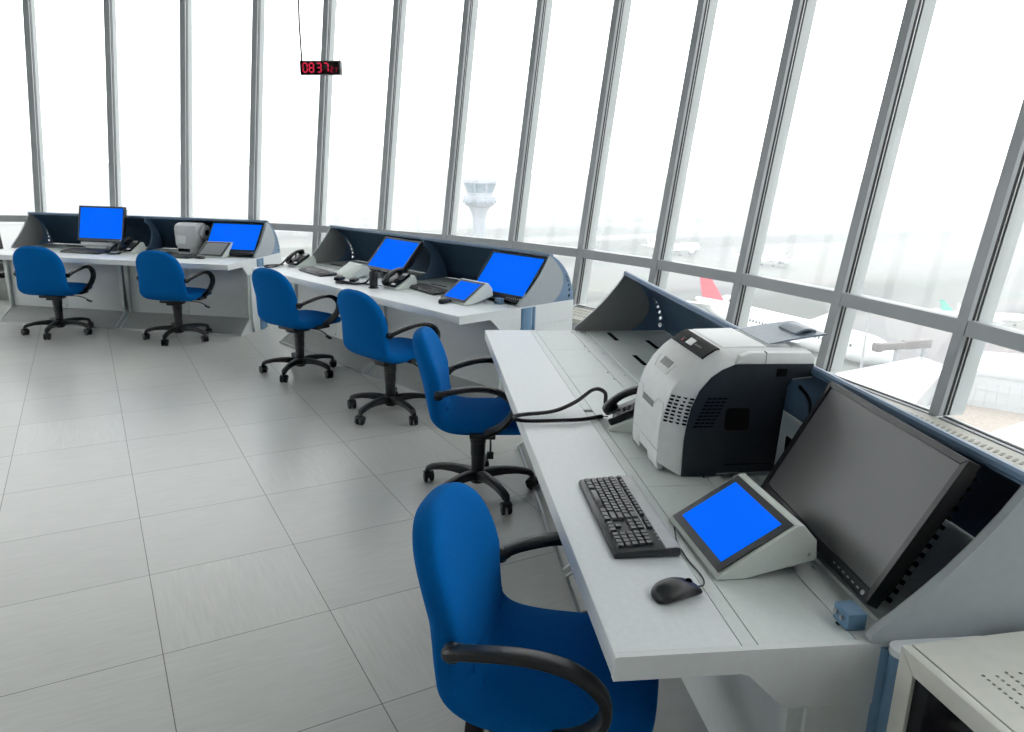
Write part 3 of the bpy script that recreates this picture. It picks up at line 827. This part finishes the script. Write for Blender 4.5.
    for (xa, xb, za, zb) in ((.085, .20, .186, .206), (.10, .19, .318, .338)):
        ya, yb = fz(za), fz(zb); b = B()
        b.rings([[(xa, ya-.0025, za), (xb, ya-.0025, za), (xb, ya+.004, za), (xa, ya+.004, za)], [(xa, yb-.0025, zb), (xb, yb-.0025, zb), (xb, yb+.004, zb), (xa, yb+.004, zb)]], HND, smooth=False); b.build('door_handle', t)
    b = B(); b.prism([(.0, .004), (-.004, .03), (-.003, .064), (.02, .064), (.02, .004)], .016, .10, PW, bev=.002); b.prism([(.0, .004), (-.004, .03), (-.003, .064), (.02, .064), (.02, .004)], .20, W-.058, PW, bev=.002)
    b.prism([(-.002, .03), (-.002, .064), (.02, .064), (.02, .03)], .10, .20, PW); b.build('paper_tray', t)
    # top: raised lid and output tray
    b = B(); b.prism([(.175, H-.004), (.19, H+.004), (.33, H+.008), (.335, H+.002), (.345, H-.004)], .02, W-.06, PW, bev=.002); b.build('lid', t)
    b = B()
    b.prism([(.33, H-.004), (.34, H+.008), (.40, H+.012), (.44, H-.004)], .04, W-.07, PG, bev=.002); b.build('tray_hinge', t)
    b = B(); rs = []
    for i in range(11):
        u = i/10; y = .345+u*.195; z = H+.010+.045*u-.012*u*u; wl, wr = .05+.01*u, W-.075
        rs.append([(wl, y, z), (wr, y, z), (wr, y, z-.006), (wl, y, z-.006)])
    b.rings(rs, TG, smooth=False); tr = b.build('output_tray', t, label='smoked grey paper tray rising behind the printer')
    b = B(); rs = []
    for i in range(7):
        u = .55+i*.06; y = .345+u*.195; z = H+.012+.045*u-.012*u*u+.010*math.sin(PI*i/6)
        rs.append([(.13, y, z+.004), (.25, y, z+.004), (.25, y, z-.003), (.13, y, z-.003)])
    b.rings(rs, TG, smooth=False); b.build('paper_stop', tr)
    b = B(); b.box((W-.06, .375, .17), (.10, .006, .28), PN); b.box((W-.03, .382, .20), (.03, .01, .12), PG); b.box((W-.01, .42, .10), (.02, .012, .05), GR)
    b.tube(smooth_path([(W-.008, .42, .13), (W+.012, .44, .11), (W+.02, .47, .06)], 6), .0045, LBL, 8); b.tube(smooth_path([(W-.008, .43, .30), (W+.003, .47, .24), (W-.01, .48, .1)], 6), .006, BK, 8)
    b.build('rear_connectors', t)
    return t
make_laser()

# ------------------------------------------------------------------ small boxy printer
def make_strip_printer():
    f = FR['A']
    t = thing('strip_printer', 'boxy grey strip printer beside the leaning monitor, far left desk', 'printer', f.w(.53, .70, ZD+.0005), (0, 0, f.rz+R(-10)))
    def plan(k, f0, y1=.19): return [(-.078*k, f0), (.082*k, f0), (.132*k, f0+.05), (.132*k, y1), (-.132*k, y1), (-.132*k, f0+.045)]
    b = B(); b.prism(plan(.94, -.006), 0, .072, PG, axis='z', bev=.003)
    b.rings([[(x, y, z) for x, y in plan(k, f0, y1)] for z, k, f0, y1 in ((.07, .96, -.01, .19), (.085, 1, -.02, .2), (.25, 1.0, -.028, .2), (.29, .98, -.016, .195), (.315, .88, .02, .18))], PG, smooth=False); b.build('body', t)
    b = B(); b.prism([(-.05, .105), (.04, .105), (.055, .19), (-.062, .19)], -.032, -.022, DG, axis='y', bev=.003); b.prism([(-.075, .095), (-.055, .095), (-.066, .2), (-.075, .2)], -.031, -.02, DG, axis='y'); b.build('front_cover', t)
    b = B(); b.box((.130, .10, .21), (.008, .026, .045), GR); b.build('side_window', t)
    b = B()
    for i in range(8): b.box((-.066+i*.019, -.008, .036), (.013, .01, .034), GR, bev=.001, seg=1)
    b.build('button', t)
    b = B(); b.lathe([(0, 0), (.075, 0), (.08, .008), (.08, .04), (.075, .045), (0, .045)], KS, (.126, .155, .215), 28, (0, PI/2, 0)); b.lathe([(0, 0), (.03, 0), (.03, .052), (0, .052)], KB, (.126, .155, .215), 20, (0, PI/2, 0)); b.build('paper_roll', t)
make_strip_printer()

# ------------------------------------------------------------------ beige cabinet with dark door
def make_cabinet():
    f = FR['C']
    t = thing('equipment_cabinet', 'beige metal cabinet with dark glass door and perforated top, bottom right corner', 'cabinet', f.w(1.643, .576, 0), (0, 0, f.rz+R(5)))
    W, D_, H = .60, .58, .79
    b = B()
    holes = []
    for r in range(11):
        for c in range(16):
            if (c + 3*(r//4)) % 9 == 8: continue
            holes.append([(.11+c*.0125+(r % 2)*.006+p, .085+r*.026+q) for p, q in ell(0, 0, .0038, .0038, 8)])
    outer = [(.0, .02), (W, .02), (W, D_), (0, D_)]
    b.holed(outer, holes, H-.004, H, BG, axis='z')
    b.box((W/2, D_-.006, (H-.004)/2), (W, .012, H-.004), BG); b.box((.006, D_/2+.01, (H-.004)/2), (.012, D_-.02, H-.004), BG); b.box((W-.006, D_/2+.01, (H-.004)/2), (.012, D_-.02, H-.004), BG)
    b.box((W/2, D_/2+.01, .06), (W-.02, D_-.04, .1), BG); b.box((W/2, D_/2+.02, H-.05), (W-.03, D_-.06, .004), GR)
    b.build('body', t)
    b = B(); z0, z1 = .10, H+.001; e = .042
    for pts in ([(0, z0), (W, z0), (W-e, z0+e), (e, z0+e)], [(W, z0), (W, z1), (W-e, z1-e), (W-e, z0+e)], [(W, z1), (0, z1), (e, z1-e), (W-e, z1-e)], [(0, z1), (0, z0), (e, z0+e), (e, z1-e)]):
        b.prism(pts, -.006, .016, BG, axis='y', bev=.0025)
    dr = b.build('door', t)
    b = B(); b.box((W/2, .005, (z0+z1)/2), (W-2*e+.004, .006, z1-z0-2*e+.004), GLK); b.build('glass', dr, label='dark tinted glass pane')
    b = B(); b.box((W-.026, -.012, .45), (.012, .014, .12), CH, bev=.003); b.build('handle', dr)
make_cabinet()
# white cap and blue tube closing the gap between desk end and cabinet
t = thing('end_column', 'round blue column with white cap between nearest desk and beige cabinet', 'column', FR['C'].w(1.607, .605, 0), (0, 0, FR['C'].rz))
b = B(); b.lathe([(0, 0), (.024, 0), (.024, .742), (0, .742)], BL, (0, 0, 0), 24); b.box((-.01, .09, .37), (.024, .18, .74), BL); b.build('tube', t)
b = B(); b.prism([(-.026*math.cos(PI*i/10), -.026*math.sin(PI*i/10)) for i in range(11)]+[(-.0+.02*math.cos(PI*i/10)-.006, .19+.02*math.sin(PI*i/10)) for i in range(11)], .743, .757, DW, axis='z'); b.build('cap', t)

# ------------------------------------------------------------------ hanging digital clock
def seg_digit(b, ch, x, z, w, h, th, y=-.0215):
    S = {'a': (0, h/2, 1), 'g': (0, 0, 1), 'd': (0, -h/2, 1), 'f': (-w/2, h/4, 0), 'b': (w/2, h/4, 0), 'e': (-w/2, -h/4, 0), 'c': (w/2, -h/4, 0)}
    on = {'0': 'abcdef', '8': 'abcdefg', '3': 'abgcd', '7': 'abc', '2': 'abged', '1': 'bc'}[ch]
    for k in on:
        dx, dz, hor = S[k]
        L = w-th*.4 if hor else h/2-th*.4
        if hor: pts = [(-L/2, 0), (-L/2+th/2, th/2), (L/2-th/2, th/2), (L/2, 0), (L/2-th/2, -th/2), (-L/2+th/2, -th/2)]
        else: pts = [(0, -L/2), (-th/2, -L/2+th/2), (-th/2, L/2-th/2), (0, L/2), (th/2, L/2-th/2), (th/2, -L/2+th/2)]
        b.prism([(x+dx+p, z+dz+q) for p, q in pts], y, y+.004, RED, axis='y')
cp_ = CAM+(cf*5.3+cr*((321-512)/747.85*5.3)+cu*((366-68)/747.85*5.3))
t = thing('hanging_clock', 'black digital clock with red numerals hanging on two wires', 'clock', cp_, (0, R(-1.2), R(-32)))
b = B(); b.box((0, 0, 0), (.275, .04, .092), BK, bev=.002); b.box((.141, 0, 0), (.008, .055, .096), CH, bev=.001); b.box((-.14, 0, 0), (.006, .05, .094), BK); b.build('case', t)
b = B(); b.box((-.003, -.0205, 0), (.262, .002, .08), GLK); b.build('face', t)
b = B()
for ch, x in zip('0837', (-.108, -.062, -.008, .042)): seg_digit(b, ch, x, .0, .030, .058, .0085)
for ch, x in zip('21', (.083, .106)): seg_digit(b, ch, x, -.013, .019, .032, .0062)
b.build('digits', t, label='red glowing seven-segment digits reading 08 37 21')
for x, r in ((-.135, .006), (.133, .0028)):
    b = B(); zt = 4.99-cp_.z
    b.tube([(x, 0, .045), (x-.001, 0, .3), (x+.009, 0, .6), (x+.035, 0, zt)], r, BK if x < 0 else CH, 6); b.build('wire', t)

# ------------------------------------------------------------------ black visitor chair at the left edge
fA = FR['A']
t = thing('visitor_chair', 'black padded chair with metal legs at the left edge, behind the far desk', 'chair', fA.w(-1.88, .80, 0), (0, 0, fA.rz+R(70)))
b = B(); b.box((0, 0, .42), (.5, .46, .07), BK, bev=.025); b.build('seat', t)
b = B(); b.box((0, .22, .66), (.48, .05, .42), BK, bev=.02, rot=(-.15, 0, 0)); b.build('backrest', t)
for sx in (-1, 1):
    for sy in (-1, 1):
        b = B(); b.tube(smooth_path([(sx*.2, sy*.17, .39), (sx*.22, sy*.21, .2), (sx*.27, sy*.27, .01)], 5), .012, CH, 8); b.build('leg', t)
# ------------------------------------------------------------------ outside: apron, aircraft, buildings, tower
ZG = -36.
def at(px, py, z):
    d = cf+cr*((px-512)/747.85)+cu*((366-py)/747.85); return CAM+d*((z-CAM.z)/d.z)
def groundmat():
    m = mat('apron_concrete', (.3, .31, .3), .8, spec=.1); nt = m.node_tree; b = nt.nodes['Principled BSDF']; L = nt.links
    g = nt.nodes.new('ShaderNodeNewGeometry')
    mp = nt.nodes.new('ShaderNodeMapping'); mp.inputs['Rotation'].default_value = (0, 0, R(-38)); mp.inputs['Scale'].default_value = (.0022, .012, 1); L.new(g.outputs['Position'], mp.inputs['Vector'])
    n = nt.nodes.new('ShaderNodeTexNoise'); n.inputs['Scale'].default_value = 1.; n.inputs['Detail'].default_value = 3; n.inputs['Distortion'].default_value = .5; L.new(mp.outputs[0], n.inputs['Vector'])
    r = nt.nodes.new('ShaderNodeValToRGB'); e = r.color_ramp.elements
    e[0].position = .40; e[0].color = (.10, .11, .095, 1); e[1].position = .47; e[1].color = (.22, .225, .21, 1)
    x = e.new(.57); x.color = (.25, .25, .235, 1); x = e.new(.62); x.color = (.11, .12, .10, 1)
    L.new(n.outputs['Fac'], r.inputs['Fac'])
    n2 = nt.nodes.new('ShaderNodeTexNoise'); n2.inputs['Scale'].default_value = .03; n2.inputs['Detail'].default_value = 6; L.new(g.outputs['Position'], n2.inputs['Vector'])
    mx = nt.nodes.new('ShaderNodeMix'); mx.data_type = 'RGBA'; mx.blend_type = 'MULTIPLY'; mx.inputs['Factor'].default_value = .35
    L.new(r.outputs[0], mx.inputs['A']); L.new(n2.outputs['Color'], mx.inputs['B']); L.new(mx.outputs['Result'], b.inputs['Base Color'])
    return m
b = B(); b.prism([(9000*math.cos(2*PI*i/64), 9000*math.sin(2*PI*i/64)) for i in range(64)], ZG-1, ZG, groundmat(), axis='z'); struct(b.build('exterior_ground'))
AW = mat('aircraft_white', (.8, .81, .82), .35, noise=.02, nscale=.5)
AR = mat('tail_red', (.62, .05, .08), .4, noise=.05, nscale=1)
AG = mat('tail_green', (.05, .4, .3), .4, noise=.05, nscale=1)
AD = mat('aircraft_window', (.04, .05, .06), .3, noise=.1)
AE = mat('aircraft_metal', (.4, .41, .43), .35, noise=.05, nscale=1)
def make_plane(label, nose, heading, k=1., tail=AW, cat='aircraft'):
    """local: nose at the origin pointing to +y; heading = compass of +y in degrees from +x"""
    t = thing('airliner', label, cat, nose, (0, 0, R(heading-90)), 'parked airliners on the apron')
    t.scale = (k, k, k)
    b = B(); st = [(-.0, .05, -.5), (-.5, .65, -.4), (-1.5, 1.2, -.2), (-3, 1.7, -.03), (-5, 1.95, 0), (-10, 2., 0), (-24, 2., 0), (-28, 1.8, .2), (-32, 1.25, .7), (-35.5, .6, 1.2), (-37, .2, 1.4)]
    P = smooth_path(st, 3); b.rings([[(p.y*math.cos(2*PI*i/24), p.x, p.z+p.y*math.sin(2*PI*i/24)) for i in range(24)] for p in P], AW); fu = b.build('fuselage', t)
    b = B()
    for s in (-1, 1):
        for i in range(34): b.box((s*1.955, -5.5-i*.62, .45), (.12, .26, .36), AD)
        b.box((s*1.5, -2.2, .75), (.5, .7, .45), AD, rot=(.3, 0, s*-.5))
    b.build('cabin_windows', fu)
    def foil(root, tip, m, nm, thick=.45):
        b = B(); (r0, rc), (t0, tc) = root, tip; rs = []
        for p, c, w in ((Vector(r0), rc, thick), (Vector(t0), tc, thick*.4)):
            d = (Vector(t0)-Vector(r0)).normalized(); nn = d.cross(Vector((0, 1, 0))).normalized()
            rs.append([p+Vector((0, c*q, 0))+nn*w*h_ for q, h_ in ((0, 0), (-.15, .45), (-.45, .5), (-1, 0), (-.45, -.35), (-.15, -.35))])
        b.rings(rs, m, smooth=False); return b.build(nm, t)
    for s in (-1, 1):
        foil(((s*1.6, -13.5, -1.0), 6.8), ((s*14, -20.5, .6), 1.7), AW, 'wing', .8)
        foil(((s*14, -20.5, .5), 1.8), ((s*14.6, -21.8, 3.2), .7), AW, 'winglet', .25)
        foil(((s*.8, -31.5, 1.1), 3.6), ((s*6, -35, 1.7), 1.4), AW, 'tailplane', .35)
        b = B(); b.lathe([(.7, 0), (1.05, .3), (1.1, 1.5), (.8, 3.2), (.4, 3.8), (.0, 3.8)], AE, (s*5.8, -12.8, -1.8), 20, (PI/2, 0, 0)); b.box((s*5.8, -15.2, -.9), (.25, 2.4, 1.0), AW); b.build('engine', t)
    foil(((0, -29.8, 1.3), 5.6), ((0, -35.4, 6.6), 1.7), tail, 'tail_fin', .4)
    b = B()
    for x, y in ((0, -5), (2.6, -18.5), (-2.6, -18.5)):
        b.tube([(x, y, -1.6), (x, y, -3.2)], .14, AE, 8)
        for q in (-.3, .3): b.lathe([(0, -.15), (.5, -.15), (.5, .15), (0, .15)], AD, (x+q, y, -3.1), 14, (0, PI/2, 0))
    b.build('landing_gear', t)
    return t
def hd(a, b_): d = b_-a; return math.degrees(math.atan2(d.y, d.x))
n1, t1 = at(899, 357, -32.4), at(706, 306, -31.6)
make_plane('white airliner with a red tail fin parked below the windows', n1, hd(t1, n1), (n1-t1).length/34.5, AR)
g1 = at(941, 315, -33); h3 = -35; v3 = Vector((math.cos(R(h3)), math.sin(R(h3)), 0))
make_plane('airliner with a green tail fin far across the apron', g1+v3*22, h3, .62, AG)
for px, py, h_, lb in ((785, 255, 20, 'small white airliner crossing the distant taxiway, seen above the printer'), (700, 246, 10, 'tiny white airliner furthest away on the distant apron')):
    make_plane(lb, at(px, py, ZG+3.6), h_, 1., AW)
# passenger bridge beside the parked airliner
BRN = mat('bridge_taupe', (.16, .14, .13), .6, noise=.08, nscale=1)
a, c = at(880, 347, -29.5), at(930, 343, -29.5)
t = thing('passenger_bridge', 'grey brown boarding bridge beside the nose of the red-tailed airliner', 'bridge', a)
d = c-a; t.rotation_euler = (0, 0, math.atan2(d.y, d.x)); Lb = d.length
b = B(); b.box((Lb*.3, 0, 0), (Lb*.6, 1.3, 1.3), BRN, bev=.1); b.box((Lb*.72, 0, .05), (Lb*.5, 1.6, 1.6), BRN, bev=.1); b.build('tunnel', t)
b = B(); b.box((-.6, 0, 0), (1.4, 1.8, 1.7), BRN, bev=.3); b.build('bridge_head', t)
for q in (.35, .9):
    b = B(); b.box((Lb*q, 0, -3.5), (.7, .8, 6), AE); b.build('support_leg', t)
# terminal buildings
RW = mat('roof_white', (.72, .72, .72), .7, noise=.03, nscale=.2)
RG = mat('roof_gravel', (.34, .30, .26), .9, noise=.15, nscale=3)
PNL = mat('cladding_panel', (.5, .52, .53), .5, noise=.03, nscale=.4)
def block(name, label, pts, z0, z1, m, roofm, par=.5):
    t = thing(name, label, 'building', (pts[0].x, pts[0].y, z0)); o = pts[0]
    P = [(p.x-o.x, p.y-o.y) for p in pts]
    b = B(); b.prism(P, 0, z1-z0-.05, m, axis='z'); b.build('wall', t)
    b = B(); b.prism(P, z1-z0-.05, z1-z0, roofm, axis='z'); b.build('roof', t)
    b = B()
    for p, q in zip(P, P[1:]+P[:1]):
        p, q = Vector((*p, 0)), Vector((*q, 0)); d = q-p
        b.box(((p+q)/2)+Vector((0, 0, z1-z0+par/2)), (d.length+.3, .3, par), m, rot=(0, 0, math.atan2(d.y, d.x)))
    b.build('parapet', t)
    return t, P
A_, B_, C_, D2 = at(835, 376, -20), at(921, 359, -20), at(946, 368, -20), at(913, 405, -20)
E_ = at(760, 440, -20)
block('terminal_building', 'low terminal building with a broad white roof below the windows', [A_, B_, C_, D2, E_], ZG, -20, PNL, RW, .25)
qs = [at(895, 440, -22.6), at(916, 413, -22.6), at(962, 398, -22.6), at(1120, 426, -22.6), at(1100, 432, -22.6), at(985, 452, -22.6)]
block('annex_building', 'low building with a brown gravel roof beside the white roof', qs, ZG, -22.6, PNL, RG, .3)
p0, p1, p2, p3 = at(967, 373, -19), at(1110, 393, -19), at(1120, 366, -19), at(978, 354, -19)
t, P = block('hall_building', 'white panelled hall with square cladding seams, far right', [p0, p1, p2, p3], ZG, -19, PNL, RW, .4)
b = B(); d = Vector((P[1][0], P[1][1], 0))
for i in range(13):
    q = d*(i/12); b.box(q+Vector((0, 0, 8)), (.1, .1, 16.4), PNL)
for j in range(6): b.box(d*.5+Vector((0, 0, 15.4-j*1.3)), (d.length, .1, .1), PNL, rot=(0, 0, math.atan2(d.y, d.x)))
b.build('cladding_seams', t)
w0, w1, w2, w3 = at(978, 440, -20), at(1040, 419, -20), at(1150, 440, -20), at(1050, 500, -20)
block('shed_building', 'white flat roof at the lower right window, in front of the gravel roof', [w0, w1, w2, w3], ZG, -20, PNL, RW, .2)
t = thing('light_mast', 'tall thin floodlight mast beside the terminal roof', 'mast', at(860, 375, -30)); t.location.z = ZG
b = B(); b.lathe([(.3, 0), (.12, 17), (0, 17)], AE, (0, 0, 0), 10); b.build('pole', t)
b = B(); b.box((0, 0, 17), (2.2, .4, .5), AE, bev=.05); b.build('lamp_head', t)
# the other control tower
CT = mat('tower_concrete', (.36, .39, .43), .7, noise=.05, nscale=.3)
CW = mat('tower_glass', (.2, .26, .31), .15, noise=.05, nscale=.5)
tb = CAM+(cf+cr*((479-512)/747.85)+cu*((366-235)/747.85))*213; zc = (CAM+(cf+cr*((479-512)/747.85)+cu*((366-180)/747.85))*213).z
t = thing('control_tower', 'pale concrete control tower with flared glazed cab, seen through the haze', 'tower', (tb.x, tb.y, ZG)); H = zc-ZG+.5
b = B(); b.lathe([(0, 0), (2.2, 0), (1.8, 8), (1.75, H-11.3), (2.0, H-10), (3.0, H-7.8), (0, H-7.7)], CT, n=16); b.build('shaft', t)
b = B(); b.lathe([(0, H-7.7), (3.4, H-7.7), (3.9, H-7.3), (4.6, H-6.2), (4.7, H-6), (4.7, H-4.9), (4.3, H-4.7), (0, H-4.6)], CT, n=16)
for i in range(12):
    a = 2*PI*i/12; b.box((4.45*math.cos(a), 4.45*math.sin(a), H-6.2), (.5, .9, 1.0), CW, rot=(0, -.3, a))
b.build('gallery', t)
b = B(); b.lathe([(0, H-4.6), (3.5, H-4.6), (3.7, H-3.9), (4.75, H-1.3), (0, H-1.3)], CW, n=8); cabm = b.build('cab', t)
b = B()
for i in range(8):
    a = 2*PI*i/8; b.tube([(3.72*math.cos(a), 3.72*math.sin(a), H-3.9), (4.77*math.cos(a), 4.77*math.sin(a), H-1.2)], .17, CT, 6)
b.lathe([(0, H-4.6), (3.72, H-4.6), (3.8, H-3.9), (0, H-3.9)], CT, n=8); b.build('cab_frame', cabm)
b = B(); b.lathe([(0, H-1.3), (5.0, H-1.3), (5.1, H-.5), (4.9, H-.1), (0, H)], CT, n=8); b.build('roof', t)
for x, y, h_ in ((-1, 0, 3.2), (.6, .5, 4.2), (1.6, -.4, 2.4)):
    b = B(); b.lathe([(.09, H-.2), (.06, H+h_), (0, H+h_)], AE, (x, y, 0), 6); b.build('antenna', t)
# ------------------------------------------------------------------ haze and sky
def hazemat():
    m = bpy.data.materials.new('airport_haze'); m.use_nodes = True; nt = m.node_tree; nt.nodes.clear()
    o = nt.nodes.new('ShaderNodeOutputMaterial'); v = nt.nodes.new('ShaderNodeVolumeScatter')
    v.inputs['Color'].default_value = (.35, .37, .39, 1); v.inputs['Density'].default_value = HAZE; v.inputs['Anisotropy'].default_value = 0.
    nt.links.new(v.outputs[0], o.inputs['Volume']); return m
HAZE = .003
if HAZE > 0:
    b = B(); n = 48; rs = []
    for i in range(n+1):
        a = 2*PI*i/n; c, s = math.cos(a), math.sin(a)
        rs.append([CC+Vector((c*r, s*r, z)) for r, z in ((14, ZG+.05), (900, ZG+.05), (900, 30), (14, 30))])
    b.rings(rs, hazemat(), caps=(False, False), smooth=False)
    o = b.build('haze'); o['kind'] = 'stuff'; o['label'] = 'pale haze over the airport'; o['category'] = 'haze'
w = bpy.data.worlds.new('overcast_sky'); SC.world = w; w.use_nodes = True
bgn = w.node_tree.nodes['Background']; bgn.inputs['Color'].default_value = (.98, .99, 1, 1); bgn.inputs['Strength'].default_value = SKY
